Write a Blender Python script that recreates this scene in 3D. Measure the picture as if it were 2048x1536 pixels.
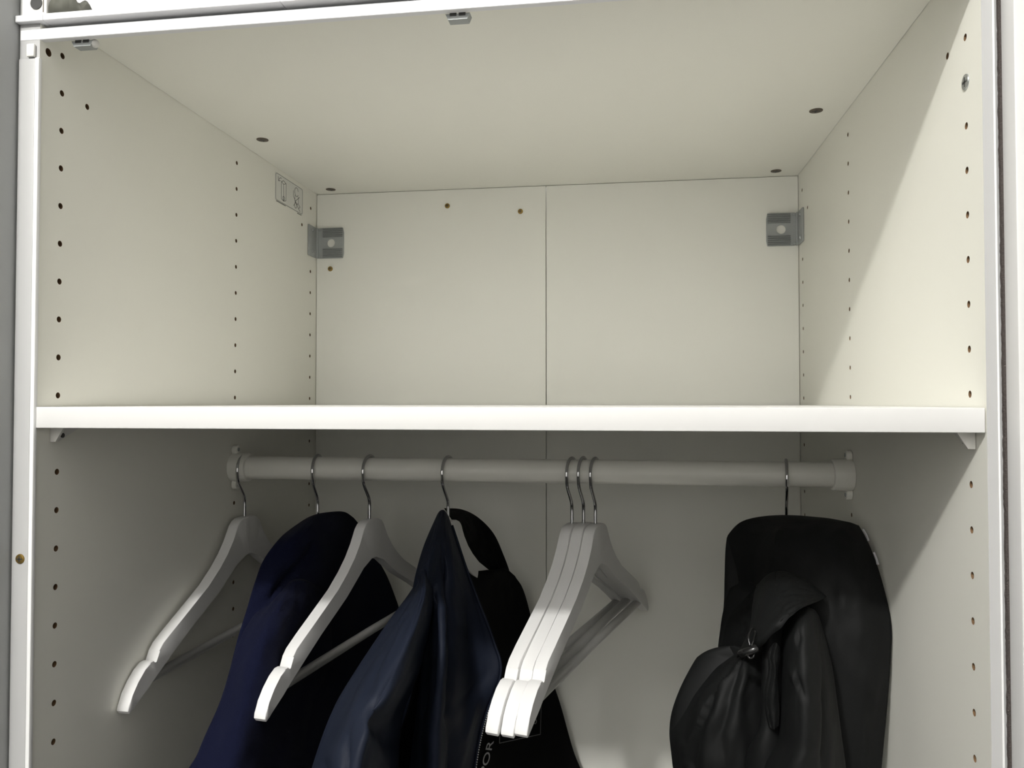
import bpy, bmesh, math, random
from mathutils import Vector, Matrix, noise

for o in list(bpy.data.objects):
    bpy.data.objects.remove(o)
scene = bpy.context.scene
col = scene.collection

# ---------------------------------------------------------------- camera, light
# local frame: x from the left side panel's inner face, y into the wardrobe,
# z measured from the hole row just above the shelf; everything is lifted by ZF at the end
ZF = 1.68
W = 0.714          # inside width of the wardrobe
D = 0.5746         # back panel
H = 0.315          # underside of the top panel
FR = -0.006        # front edges of the panels

cam_d = bpy.data.cameras.new('camera')
cam_d.sensor_width = 36.0
cam_d.lens = 1578.84 / 2048 * 36.0
cam_d.clip_start = 0.01
cam = bpy.data.objects.new('camera', cam_d)
col.objects.link(cam)
yaw, pit = math.radians(8.2724), math.radians(1.3303)
fwd = Vector((-math.sin(yaw) * math.cos(pit), math.cos(yaw) * math.cos(pit), math.sin(pit)))
rgt = Vector((math.cos(yaw), math.sin(yaw), 0))
upv = rgt.cross(fwd)
cam.matrix_world = Matrix(((rgt.x, upv.x, -fwd.x, 0.47289), (rgt.y, upv.y, -fwd.y, -0.58153),
                           (rgt.z, upv.z, -fwd.z, -0.00579), (0, 0, 0, 1)))
scene.camera = cam

world = bpy.data.worlds.new('world')
scene.world = world
world.use_nodes = True
world.node_tree.nodes['Background'].inputs[0].default_value = (0.9, 0.95, 1.0, 1)
world.node_tree.nodes['Background'].inputs[1].default_value = 0.05

def ceiling_bulb(name, loc, radius, power, color):
    l = bpy.data.lights.new(name, 'POINT')
    l.shadow_soft_size = radius; l.energy = power; l.color = color
    o = bpy.data.objects.new(name, l); col.objects.link(o); o.location = loc
    return o
LAMP_A = (-0.06, -1.456, 1.20)
LAMP_B = (0.05, -1.866, 1.20)
ceiling_bulb('ceiling_light', LAMP_A, 0.05, 92.0, (1.0, 0.985, 0.955))
ceiling_bulb('ceiling_light', LAMP_B, 0.05, 8.0, (1.0, 0.985, 0.955))

vs = scene.view_settings
vs.view_transform = 'Standard'; vs.look = 'None'; vs.gamma = 1.0; vs.use_curve_mapping = False
vs.exposure = 0.18

# ---------------------------------------------------------------- materials
def mat(name, color, rough=0.5, metal=0.0, spec=0.5, noise_amt=0.0, noise_scale=40.0, bump=0.0, bump_scale=200.0,
        sheen=0.0, stretch=None, color2=None):
    m = bpy.data.materials.new(name); m.use_nodes = True
    nt = m.node_tree; b = nt.nodes['Principled BSDF']
    b.inputs['Base Color'].default_value = (*color, 1)
    b.inputs['Roughness'].default_value = rough
    b.inputs['Metallic'].default_value = metal
    b.inputs['Specular IOR Level'].default_value = spec
    if sheen:
        b.inputs['Sheen Weight'].default_value = sheen
        b.inputs['Sheen Roughness'].default_value = 0.5
    tc = nt.nodes.new('ShaderNodeTexCoord')
    src = tc.outputs['Object']
    if stretch:
        mp = nt.nodes.new('ShaderNodeMapping'); mp.inputs['Scale'].default_value = stretch
        nt.links.new(src, mp.inputs['Vector']); src = mp.outputs['Vector']
    if noise_amt or color2:
        n = nt.nodes.new('ShaderNodeTexNoise'); n.inputs['Scale'].default_value = noise_scale
        n.inputs['Detail'].default_value = 5
        nt.links.new(src, n.inputs['Vector'])
        mx = nt.nodes.new('ShaderNodeMixRGB')
        c2 = color2 or tuple(c * (1 - noise_amt) for c in color)
        mx.inputs[1].default_value = (*color, 1); mx.inputs[2].default_value = (*c2, 1)
        nt.links.new(n.outputs['Fac'], mx.inputs[0]); nt.links.new(mx.outputs[0], b.inputs['Base Color'])
    if bump:
        n2 = nt.nodes.new('ShaderNodeTexNoise'); n2.inputs['Scale'].default_value = bump_scale
        n2.inputs['Detail'].default_value = 4
        nt.links.new(src, n2.inputs['Vector'])
        bp = nt.nodes.new('ShaderNodeBump'); bp.inputs['Strength'].default_value = bump
        bp.inputs['Distance'].default_value = 0.001
        nt.links.new(n2.outputs['Fac'], bp.inputs['Height']); nt.links.new(bp.outputs[0], b.inputs['Normal'])
    return m

M = dict(
    melamine=mat('white_melamine', (0.90, 0.89, 0.81), 0.42, spec=0.35, noise_amt=0.03, noise_scale=6, bump=0.04, bump_scale=900),
    backboard=mat('white_hardboard', (0.95, 0.945, 0.875), 0.5, spec=0.3, noise_amt=0.03, noise_scale=5),
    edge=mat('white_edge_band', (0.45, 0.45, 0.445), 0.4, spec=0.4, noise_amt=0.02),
    strip=mat('white_plastic_strip', (0.82, 0.82, 0.81), 0.35, spec=0.4, noise_amt=0.02),
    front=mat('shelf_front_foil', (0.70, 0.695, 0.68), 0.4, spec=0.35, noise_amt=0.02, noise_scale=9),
    shelf=mat('white_foil', (0.90, 0.895, 0.87), 0.4, spec=0.35, noise_amt=0.02, noise_scale=9),
    chip=mat('raw_chipboard', (0.23, 0.14, 0.075), 0.9, spec=0.1, noise_amt=0.5, noise_scale=900),
    alu=mat('white_lacquered_aluminium', (0.86, 0.86, 0.87), 0.35, spec=0.5, noise_amt=0.03, noise_scale=20, stretch=(0.2, 1, 8)),
    plastic=mat('white_plastic', (0.80, 0.79, 0.75), 0.4, noise_amt=0.03),
    greyp=mat('grey_plastic', (0.40, 0.42, 0.415), 0.45, noise_amt=0.1, noise_scale=60),
    groove_shade=mat('grey_groove_shade', (0.22, 0.235, 0.23), 0.5, noise_amt=0.1, noise_scale=60),  # bracket plastic with the shade of its grooves put into the colour
    greyd=mat('dark_grey_metal', (0.07, 0.07, 0.068), 0.5, metal=0.3, noise_amt=0.3, noise_scale=300),
    cam=mat('cam_lock_metal', (0.16, 0.13, 0.10), 0.45, metal=0.5, noise_amt=0.4, noise_scale=300),
    brass=mat('brass_screw', (0.33, 0.22, 0.06), 0.35, metal=0.8, noise_amt=0.2, noise_scale=300),
    steel=mat('bright_steel', (0.62, 0.62, 0.63), 0.08, metal=1.0, noise_amt=0.05),
    zinc=mat('zinc_screw', (0.55, 0.57, 0.58), 0.3, metal=0.9, noise_amt=0.2, noise_scale=300),
    rod=mat('white_coated_rod', (0.92, 0.91, 0.84), 0.3, spec=0.5, noise_amt=0.04, noise_scale=30),
    hanger=mat('white_lacquered_wood', (0.80, 0.795, 0.785), 0.38, spec=0.5, noise_amt=0.04, noise_scale=30, bump=0.15, bump_scale=120, stretch=(1, 1, 1)),
    ink=mat('printed_grey_ink', (0.13, 0.13, 0.125), 0.7, noise_amt=0.1),
    sticker=mat('clear_white_sticker', (0.78, 0.78, 0.73), 0.3, noise_amt=0.02),
    wool=mat('navy_wool', (0.005, 0.0065, 0.022), 0.95, spec=0.08, noise_amt=0.35, noise_scale=500, bump=0.5, bump_scale=1500, sheen=0.02),
    nylon=mat('navy_nylon', (0.0115, 0.0150, 0.0265), 0.55, spec=0.10, noise_amt=0.1, noise_scale=30, bump=0.08, bump_scale=40),
    lining=mat('black_lining', (0.0028, 0.0028, 0.003), 0.7, spec=0.07, noise_amt=0.2, noise_scale=40, bump=0.06, bump_scale=40),
    black=mat('black_soft_shell', (0.0075, 0.008, 0.008), 0.62, spec=0.15, noise_amt=0.25, noise_scale=300, bump=0.25, bump_scale=90),
    blackp=mat('black_cord', (0.01, 0.01, 0.01), 0.25, spec=0.6, noise_amt=0.2),
    print_grey=mat('grey_print', (0.10, 0.10, 0.10), 0.6, noise_amt=0.1),
    print_white=mat('white_print', (0.45, 0.45, 0.46), 0.6, noise_amt=0.1),
    brush=mat('dark_brush_pile', (0.11, 0.095, 0.088), 0.95, spec=0.05, noise_amt=0.6, noise_scale=900, bump=1.0, bump_scale=1200),
    wall=mat('painted_wall', (0.86, 0.855, 0.84), 0.8, spec=0.2, noise_amt=0.03, noise_scale=8, bump=0.1, bump_scale=300),
    wall_shaded=mat('shade_toned_wall', (0.46, 0.47, 0.465), 0.8, spec=0.2, noise_amt=0.05, noise_scale=8, bump=0.1, bump_scale=300),  # darker copy of the wall paint: the left return's shade is in the colour
    bounce_damper=mat('added_dark_damper', (0.05, 0.045, 0.04), 0.6, noise_amt=0.3, noise_scale=8, stretch=(6, 6, 0.6)),  # for the added boards that soak up light low in the room
    ceil=mat('white_ceiling', (0.88, 0.88, 0.87), 0.9, spec=0.1, noise_amt=0.02),
    floor=mat('wood_floor', (0.08, 0.075, 0.07), 0.5, noise_amt=0.4, noise_scale=6, stretch=(1, 10, 1)),
    doorp=mat('white_door_frame', (0.62, 0.615, 0.605), 0.4, spec=0.4, noise_amt=0.02),
    cable=mat('grey_green_felt', (0.10, 0.10, 0.08), 0.8, noise_amt=0.4, noise_scale=90),
)

# ---------------------------------------------------------------- helpers
def link(name, me, m=None, parent=None, smooth=False):
    o = bpy.data.objects.new(name, me); col.objects.link(o)
    if m is not None and not me.materials: me.materials.append(m)
    if parent: o.parent = parent
    if smooth:
        for p in me.polygons: p.use_smooth = True
    return o

def from_bm(name, bm, m, parent=None, smooth=False, autosmooth=None):
    bmesh.ops.recalc_face_normals(bm, faces=bm.faces)
    me = bpy.data.meshes.new(name)
    if autosmooth is not None:
        for e in bm.edges:
            if len(e.link_faces) == 2 and e.calc_face_angle(0) > autosmooth: e.smooth = False
        for f in bm.faces: f.smooth = True
    bm.to_mesh(me); bm.free()
    return link(name, me, m, parent, smooth)

def add_box(bm, x0, x1, y0, y1, z0, z1, bevel=0.0, seg=2):
    r = bmesh.ops.create_cube(bm, size=1.0)
    for v in r['verts']:
        v.co = Vector(((x0 + x1) / 2 + v.co.x * (x1 - x0), (y0 + y1) / 2 + v.co.y * (y1 - y0), (z0 + z1) / 2 + v.co.z * (z1 - z0)))
    if bevel:
        es = list({e for v in r['verts'] for e in v.link_edges})
        bmesh.ops.bevel(bm, geom=es, offset=bevel, segments=seg, affect='EDGES', profile=0.5)

def box(name, x0, x1, y0, y1, z0, z1, m, parent=None, bevel=0.0, seg=2):
    bm = bmesh.new(); add_box(bm, x0, x1, y0, y1, z0, z1, bevel, seg)
    return from_bm(name, bm, m, parent, autosmooth=0.6 if bevel else None)

def add_cyl(bm, c, axis, r, h, n=20, r2=None, bevel=0.0):
    """cylinder centred at c along axis"""
    q = Vector((0, 0, 1)).rotation_difference(Vector(axis).normalized()).to_matrix().to_4x4()
    g = bmesh.ops.create_cone(bm, cap_ends=True, segments=n, radius1=r, radius2=r if r2 is None else r2, depth=h,
                              matrix=Matrix.Translation(Vector(c)) @ q)
    if bevel:
        es = [e for e in {e for v in g['verts'] for e in v.link_edges} if any(len(f.verts) > 4 for f in e.link_faces)]
        bmesh.ops.bevel(bm, geom=es, offset=bevel, segments=2, affect='EDGES', profile=0.5)

def add_tube(bm, pts, r, n=10, rfun=None, caps=True):
    pts = [Vector(p) for p in pts]
    rings = []
    prev = None
    for i, p in enumerate(pts):
        t = (pts[min(i + 1, len(pts) - 1)] - pts[max(i - 1, 0)]).normalized()
        if prev is None:
            a = Vector((0, 0, 1)) if abs(t.z) < 0.9 else Vector((1, 0, 0))
            nrm = t.cross(a).normalized()
        else:
            nrm = (prev - t * prev.dot(t)).normalized()
        prev = nrm
        bi = t.cross(nrm)
        rr = r if rfun is None else rfun(i / (len(pts) - 1)) * r
        rings.append([bm.verts.new(p + (nrm * math.cos(2 * math.pi * k / n) + bi * math.sin(2 * math.pi * k / n)) * rr) for k in range(n)])
    for a, b in zip(rings, rings[1:]):
        for k in range(n):
            bm.faces.new((a[k], a[(k + 1) % n], b[(k + 1) % n], b[k]))
    if caps:
        bm.faces.new(rings[0]); bm.faces.new(rings[-1])

def catmull(pts, n):
    """n samples through the points"""
    pts = [Vector(p) for p in pts]; m = len(pts) - 1
    out = []
    for i in range(n):
        t = i / (n - 1) * m
        k = min(int(t), m - 1); f = t - k
        p1, p2 = pts[k], pts[k + 1]
        p0 = pts[k - 1] if k > 0 else p1 * 2 - p2
        p3 = pts[k + 2] if k + 2 <= m else p2 * 2 - p1
        out.append(0.5 * ((2 * p1) + (p2 - p0) * f + (2 * p0 - 5 * p1 + 4 * p2 - p3) * f * f + (3 * p1 - p0 - 3 * p2 + p3) * f ** 3))
    return out

def thing(name, label, cat, loc=(0, 0, 0), group=None):
    o = bpy.data.objects.new(name, None); col.objects.link(o)
    o.empty_display_size = 0.02
    o.location = loc; o['label'] = label; o['category'] = cat
    if group: o['group'] = group
    return o

def struct(o):
    o['kind'] = 'structure'; return o

def tri_prism(bm, prof, x0, x1):
    """extrude a (y,z) outline from x0 to x1"""
    a = [bm.verts.new((x0, y, z)) for y, z in prof]; b = [bm.verts.new((x1, y, z)) for y, z in prof]
    bm.faces.new(a); bm.faces.new(b[::-1])
    n = len(prof)
    for i in range(n): bm.faces.new((a[i], b[i], b[(i + 1) % n], a[(i + 1) % n]))

# ---------------------------------------------------------------- room
struct(box('floor', -3.0, 3.2, -2.5, 0.9, -ZF - 0.05, -ZF, M['floor']))
struct(box('ceiling', -3.0, 3.2, -2.5, 0.9, 1.36, 1.42, M['ceil']))
struct(box('wall_back', -3.0, 3.2, 0.62, 0.72, -ZF, 1.36, M['wall']))
struct(box('wall_front', -3.0, 3.2, -2.6, -2.5, -ZF, 1.36, M['wall']))
struct(box('wall_far_left', -3.1, -3.0, -2.5, 0.62, -ZF, 1.36, M['wall']))
struct(box('wall_far_right', 3.2, 3.3, -2.5, 0.62, -ZF, 1.36, M['wall']))
struct(box('wall_left', -3.0, -0.0195, -0.080, 0.62, -ZF, 1.36, M['wall_shaded']))
for L, lab in ((LAMP_A, 'bright ceiling bulb holder nearer the wardrobe'), (LAMP_B, 'dim ceiling bulb holder farther from the wardrobe')):
    t = thing('ceiling_lamp', lab, 'lamp', (L[0], L[1], 1.36))
    n = 32
    def lathe(name, rings):
        bm = bmesh.new()
        vv = [[bm.verts.new((r * math.cos(2 * math.pi * k / n), r * math.sin(2 * math.pi * k / n), z)) for k in range(n)] for r, z in rings]
        for a, b in zip(vv, vv[1:]):
            for k in range(n): bm.faces.new((a[k], a[(k + 1) % n], b[(k + 1) % n], b[k]))
        bm.faces.new(vv[0]); bm.faces.new(vv[-1])
        return from_bm(name, bm, M['plastic'], t, smooth=True)
    lathe('canopy', [(0.055, -0.0002), (0.055, -0.012), (0.045, -0.022), (0.022, -0.026)])
    lathe('bulb_holder', [(0.021, -0.026), (0.021, -0.070), (0.018, -0.085)])
# added dark boards on the unseen walls, cutting bounce into the lower compartment
for k, b in enumerate(((-3.0, 3.2, -2.5, -2.48, -ZF, -0.75), (-3.0, -2.98, -2.48, -0.105, -ZF, -0.75), (3.18, 3.2, -2.48, 0.0, -ZF, -0.75))):
    struct(box('added_damper_%d' % (k + 1), *b, M['bounce_damper']))

# ---------------------------------------------------------------- wardrobe carcass
ward = thing('wardrobe', 'white open wardrobe carcass with drilled side panels and a two-piece back', 'wardrobe', (W / 2, 0.28, -ZF))
def wp(o, parent=ward):
    """parent to the wardrobe keeping local frame coordinates"""
    o.parent = parent
    if parent is ward: o.location = -Vector(ward.location)
    return o

P = 0.032
def holes(side):
    hs = []
    for n in range(-20, 10):
        if n == -1: continue
        if side == 'R' and n in (7, 9): continue
        hs.append((0.0199, n * P, 0.0026))
    for n in range(-20, 10):
        if n == -3: continue
        hs.append((0.3226, n * P, 0.0024))
        if n not in (7, 8): hs.append((0.5517, n * P, 0.0024))
    hs += [(0.0515, 0.2563, 0.0026), (0.5194, 0.2559, 0.0024)]
    if side == 'L': hs += [(0.0036, 0.2838, 0.0034)]
    return hs

def side_panel(side):
    x_in = 0.0 if side == 'L' else W
    s = -1 if side == 'L' else 1
    bm = bmesh.new()
    xa, xb = sorted((x_in, x_in + s * 0.018))
    add_box(bm, xa, xb, FR, D + 0.012, -ZF, H + 0.018)
    o = from_bm('side_panel', bm, M['melamine'])
    o.data.materials.append(M['chip']); o.data.materials.append(M['edge'])
    cb = bmesh.new()
    for y, z, r in holes(side):
        add_cyl(cb, (x_in + s * 0.004, y, z), (1, 0, 0), r, 0.012, 12)
    c = from_bm('cutter', cb, M['chip'])
    md = o.modifiers.new('b', 'BOOLEAN'); md.object = c; md.operation = 'DIFFERENCE'; md.solver = 'EXACT'
    dg = bpy.context.evaluated_depsgraph_get()
    me = bpy.data.meshes.new_from_object(o.evaluated_get(dg))
    o.modifiers.clear(); o.data = me
    bpy.data.objects.remove(c)
    while len(me.materials) > 3: me.materials.pop()
    for p in me.polygons:
        d = (p.center.x - x_in) * s
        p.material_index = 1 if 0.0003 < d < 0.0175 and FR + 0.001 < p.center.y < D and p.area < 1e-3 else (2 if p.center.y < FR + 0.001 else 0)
    wp(o)
    return o
side_panel('L'); side_panel('R')
wp(box('top_panel', 0.0004, W - 0.0004, 0.012, D + 0.012, H, H + 0.018, M['melamine']))
wp(box('bottom_panel', 0.0004, W - 0.0004, FR, D + 0.012, -ZF + 0.06, -ZF + 0.078, M['melamine']))
# the two back boards meet in an open joint
XJ = 0.3555
wp(box('back_panel', 0.0006, XJ - 0.0005, D, D + 0.004, -ZF + 0.078, H - 0.0006, M['backboard'], bevel=0.0003, seg=1))
wp(box('back_panel', XJ + 0.0005, W - 0.0006, D, D + 0.004, -ZF + 0.078, H - 0.0006, M['backboard'], bevel=0.0003, seg=1))

# white strips on the front edges of the side panels
wp(box('edge_strip', -0.0022, 0.0014, FR - 0.0030, FR + 0.0012, -ZF + 0.02, 0.2745, M['strip'], bevel=0.0007))
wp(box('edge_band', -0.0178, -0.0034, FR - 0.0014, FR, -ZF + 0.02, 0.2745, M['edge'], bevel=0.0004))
wp(box('edge_strip', -0.0100, -0.0030, FR - 0.0032, FR - 0.0002, 0.2755, 0.2862, M['plastic'], bevel=0.001))
wp(box('edge_strip', W + 0.0066, W + 0.0080, FR - 0.0014, FR, -ZF + 0.02, 0.2890, M['strip'], bevel=0.0005))

# door track: two-flange rail across the front of the top panel
XR0, XR1 = -0.0178, 1.5
def rail_prof(name, prof, x0, x1, m, parent):
    bm = bmesh.new(); tri_prism(bm, prof, x0, x1)
    es = [e for e in bm.edges]
    bmesh.ops.bevel(bm, geom=es, offset=0.0004, segments=1, affect='EDGES')
    return from_bm(name, bm, m, parent)
lower = [(-0.0064, 0.2900), (-0.0064, 0.2984), (-0.0030, 0.3010), (0.0110, 0.3010), (0.0110, 0.2995), (-0.0005, 0.2995), (-0.0005, 0.2900)]
trk = wp(rail_prof('door_track', lower, XR0, XR1, M['alu'], None))
upper = [(-0.0108, 0.3035), (-0.0108, 0.3090), (0.0110, 0.3090), (0.0110, 0.3035)]
for xa, xb in ((XR0 - 0.0012, 0.0058), (0.0061, 0.2085), (0.2088, XR1)):
    r = rail_prof('track_flange', upper, xa, xb, M['alu'], None); r.parent = trk
r = rail_prof('track_back', [(0.0112, 0.2995), (0.0112, 0.40), (0.0125, 0.40), (0.0125, 0.2995)], XR0, XR1, M['alu'], None); r.parent = trk
for sx, ball in ((0.033, True), (0.3465, False)):
    bm = bmesh.new()
    prof = [(-0.0095, 0.2900), (0.0095, 0.2900), (0.0075, 0.2855), (-0.0075, 0.2855)]
    # a clip hanging just behind the track, seen end on from the front
    a = [bm.verts.new((sx + x, 0.0002, z)) for x, z in prof]; b = [bm.verts.new((sx + x, 0.0085, z)) for x, z in prof]
    bm.faces.new(a); bm.faces.new(b[::-1])
    for i in range(4): bm.faces.new((a[i], b[i], b[(i + 1) % 4], a[(i + 1) % 4]))
    s = from_bm('stopper', bm, M['greyp'], trk)
    for k in (-1, 1):
        box('stopper_slot', sx + k * 0.0035 - 0.0026, sx + k * 0.0035 + 0.0026, -0.0001, 0.003, 0.2882, 0.2906, M['greyd'], s)
    if ball:
        bm = bmesh.new(); bmesh.ops.create_uvsphere(bm, u_segments=14, v_segments=8, radius=0.0034, matrix=Matrix.Translation((sx + 0.0092, 0.0035, 0.2884)))
        from_bm('stopper_roller', bm, M['plastic'], s, smooth=True)
# end fitting and wadding lying on top of the track at its end
ef = wp(box('track_end_fitting', -0.0150, 0.0075, -0.0085, 0.0105, 0.3092, 0.34, M['plastic'], bevel=0.001))
bm = bmesh.new(); add_cyl(bm, (-0.0015, -0.0086, 0.3190), (0, 1, 0), 0.0052, 0.0012, 24)
from_bm('fitting_hole', bm, M['greyd'], ef)
box('fitting_slot', 0.0044, 0.0050, -0.0089, -0.0080, 0.3112, 0.34, M['cam'], ef)
bm = bmesh.new()
rows = []
for i in range(15):
    t = i / 14
    rows.append([bm.verts.new((0.0080 + 0.030 * t, -0.007 + 0.012 * s_, 0.3094 + (0.010 * math.sin(3.0 * t + 0.4) + 0.004 * math.sin(11 * t + 5 * s_)) * (0.4 + 0.6 * (1 - s_ * 0.3)) + 0.0035 + 0.004 * s_ + 0.004 * t)) for s_ in (0, .25, .5, .75, 1)])
low = [[bm.verts.new((v.co.x, v.co.y, 0.3092)) for v in r] for r in rows]
for A in (rows, low):
    for a, b in zip(A, A[1:]):
        for k in range(4): bm.faces.new((a[k], a[k + 1], b[k + 1], b[k]))
for i in range(14):
    bm.faces.new((rows[i][0], low[i][0], low[i + 1][0], rows[i + 1][0])); bm.faces.new((rows[i][4], low[i][4], low[i + 1][4], rows[i + 1][4]))
for i in (0, 14):
    for k in range(4): bm.faces.new((rows[i][k], low[i][k], low[i][k + 1], rows[i][k + 1]))
wp(from_bm('felt_wad', bm, M['cable'], None, smooth=True))

# screws and cam locks
def screw(c, axis, r, m, h=0.0016, slot=M['greyd'], name='screw', cross=True):
    bm = bmesh.new(); add_cyl(bm, c, axis, r, h, 20, bevel=h * 0.35)
    o = wp(from_bm(name, bm, m, None, autosmooth=0.7))
    ax = Vector(axis)
    bm = bmesh.new()
    e = r * 0.62; w = r * 0.13
    for a in ((1, 0), (0, 1)) if cross else ((1, 0),):
        d = [w, w, w]
        idx = [i for i in range(3) if abs(ax[i]) < 0.5]
        d[idx[0]] = e if a[0] else w; d[idx[1]] = e if a[1] else w
        k = [i for i in range(3) if abs(ax[i]) > 0.5][0]
        d[k] = h * 0.5 + 0.0002
        add_box(bm, c[0] - d[0], c[0] + d[0], c[1] - d[1], c[1] + d[1], c[2] - d[2], c[2] + d[2])
    s = from_bm('screw_recess', bm, slot); s.parent = o
    return o
for x, y in ((0.0338, 0.3213), (0.0326, 0.5490), (0.6798, 0.3183), (0.6787, 0.5470)):
    screw((x, y, H - 0.0003), (0, 0, 1), 0.0072, M['cam'], 0.0012, name='cam_lock')
for x, z in ((0.2066, 0.2898), (0.3175, 0.2776), (0.0229, 0.1991)):
    screw((x, D - 0.0008, z), (0, 1, 0), 0.0038, M['brass'], 0.003)
screw((W - 0.0003, 0.0195, 0.2235), (1, 0, 0), 0.0056, M['zinc'], 0.0014)
screw((-0.0101, FR - 0.0010, -0.1316), (0, 1, 0), 0.0040, M['brass'], 0.003)

# grey corner brackets in the upper corners
def corner_bracket(side):
    s = 1 if side == 'L' else -1
    x0 = 0.0 if side == 'L' else W
    zc, hz = 0.2385, 0.0232
    def X(d): return x0 + s * d
    def bx(name, d0, d1, y0, y1, z0, z1, m, par, bev=0.0):
        a, b = sorted((X(d0), X(d1)))
        return box(name, a, b, y0, y1, z0, z1, m, par, bev)
    # plate on the back board with a round hole through it
    bm = bmesh.new(); n = 28
    cx, r = 0.0245, 0.0066
    outer = []
    for k in range(n):
        a = 2 * math.pi * k / n; c, sn = math.cos(a), math.sin(a)
        dx0, dx1 = (0.0445 - cx), (cx - 0.002)
        t = min((dx0 if c > 0 else dx1) / max(abs(c), 1e-6), hz / max(abs(sn), 1e-6))
        outer.append((cx + c * t, zc + sn * t))
    inner = [(cx + r * math.cos(2 * math.pi * k / n), zc + r * math.sin(2 * math.pi * k / n)) for k in range(n)]
    def ring(pts, y): return [bm.verts.new((X(a), y, z)) for a, z in pts]
    fo, fi, bo, bi = ring(outer, D - 0.0035), ring(inner, D - 0.0035), ring(outer, D - 0.0002), ring(inner, D - 0.0002)
    for k in range(n):
        j = (k + 1) % n
        bm.faces.new((fo[k], fo[j], fi[j], fi[k])); bm.faces.new((bo[k], bo[j], bi[j], bi[k]))
        bm.faces.new((fo[k], fo[j], bo[j], bo[k])); bm.faces.new((fi[k], fi[j], bi[j], bi[k]))
    o = wp(from_bm('corner_bracket', bm, M['greyp']))
    for k in range(5):
        for sg in (1, -1):
            z = zc + sg * (0.0095 + k * 0.0030)
            bx('rib', 0.012, 0.0430, D - 0.0052, D - 0.0034, z - 0.0006, z + 0.0006, M['groove_shade'], o)
    bx('hinge_fold', 0.0015, 0.0050, D - 0.0065, D - 0.0003, zc - hz, zc + hz, M['greyp'], o, 0.0008)
    bx('flange', 0.0002, 0.0026, D - 0.0345, D - 0.005, zc - hz, zc + hz, M['greyp'], o, 0.0006)
    for sg in (1, -1):
        bx('pin', 0.0024, 0.0044, D - 0.0245, D - 0.0205, zc + sg * 0.016 - 0.002, zc + sg * 0.016 + 0.002, M['zinc'], o, 0.0006)
        bx('pin', 0.005, 0.009, D - 0.0060, D - 0.0035, zc + sg * 0.0205 - 0.0015, zc + sg * 0.0205 + 0.0015, M['greyp'], o, 0.0005)
corner_bracket('L'); corner_bracket('R')

# warning sticker high on the side panel
st = wp(box('warning_sticker', 0.0001, 0.0004, 0.4290, 0.5208, 0.2702, 0.3085, M['sticker']))
def ink(paths, w=0.0007):
    bm = bmesh.new()
    for pth in paths:
        for (a, b), (c, d) in zip(pth, pth[1:]):
            L = math.hypot(c - a, d - b)
            if L < 1e-6: continue
            nx, nz = -(d - b) / L * w / 2, (c - a) / L * w / 2
            q = [(a + nx, b + nz), (c + nx, d + nz), (c - nx, d - nz), (a - nx, b - nz)]
            f = [bm.verts.new((0.0006, y, z)) for y, z in q]; g = [bm.verts.new((0.0003, y, z)) for y, z in q]
            bm.faces.new(f); bm.faces.new(g[::-1])
            for i in range(4): bm.faces.new((f[i], g[i], g[(i + 1) % 4], f[(i + 1) % 4]))
    o = from_bm('printed_lines', bm, M['ink']); o.parent = st
def arc(cy, cz, r, a0, a1, n=8): return [(cy + r * math.cos(math.radians(a0 + (a1 - a0) * i / n)), cz + r * math.sin(math.radians(a0 + (a1 - a0) * i / n))) for i in range(n + 1)]
yb0, yb1, zb0, zb1, rr = 0.4300, 0.5198, 0.2710, 0.3078, 0.004
ink([arc(yb0 + rr, zb1 - rr, rr, 180, 90) + arc(yb1 - rr, zb1 - rr, rr, 90, 0) + arc(yb1 - rr, zb0 + rr, rr, 0, -90) + arc(yb0 + rr, zb0 + rr, rr, -90, -180) + [(yb0, zb1 - rr)]], 0.0005)
ink([[(0.448, 0.300), (0.448, 0.276), (0.456, 0.2745), (0.463, 0.277), (0.463, 0.301), (0.455, 0.303), (0.448, 0.300), (0.455, 0.298), (0.463, 0.301)], [(0.455, 0.298), (0.456, 0.2745)],
     arc(0.4465, 0.2975, 0.007, 75, 165, 6), [(0.4375, 0.3045), (0.4385, 0.2985), (0.4445, 0.3000)], arc(0.4555, 0.2785, 0.003, 0, 360, 8)])
ink([[(0.488, 0.2985), (0.488, 0.290), (0.508, 0.2745)], [(0.509, 0.2935), (0.497, 0.2860), (0.489, 0.2765)], arc(0.4985, 0.2985, 0.0065, 20, 330, 9), [(0.493, 0.293), (0.493, 0.284), (0.499, 0.280), (0.505, 0.284), (0.505, 0.293)],
     arc(0.4955, 0.2785, 0.004, 0, 360, 8), [(0.503, 0.283), (0.511, 0.280), (0.506, 0.276), (0.511, 0.273)]])
ink([[(0.4325, 0.2695), (0.4620, 0.2695)]], 0.0009)
ink([[(0.502, 0.2690), (0.516, 0.2690)]], 0.0009)

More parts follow.
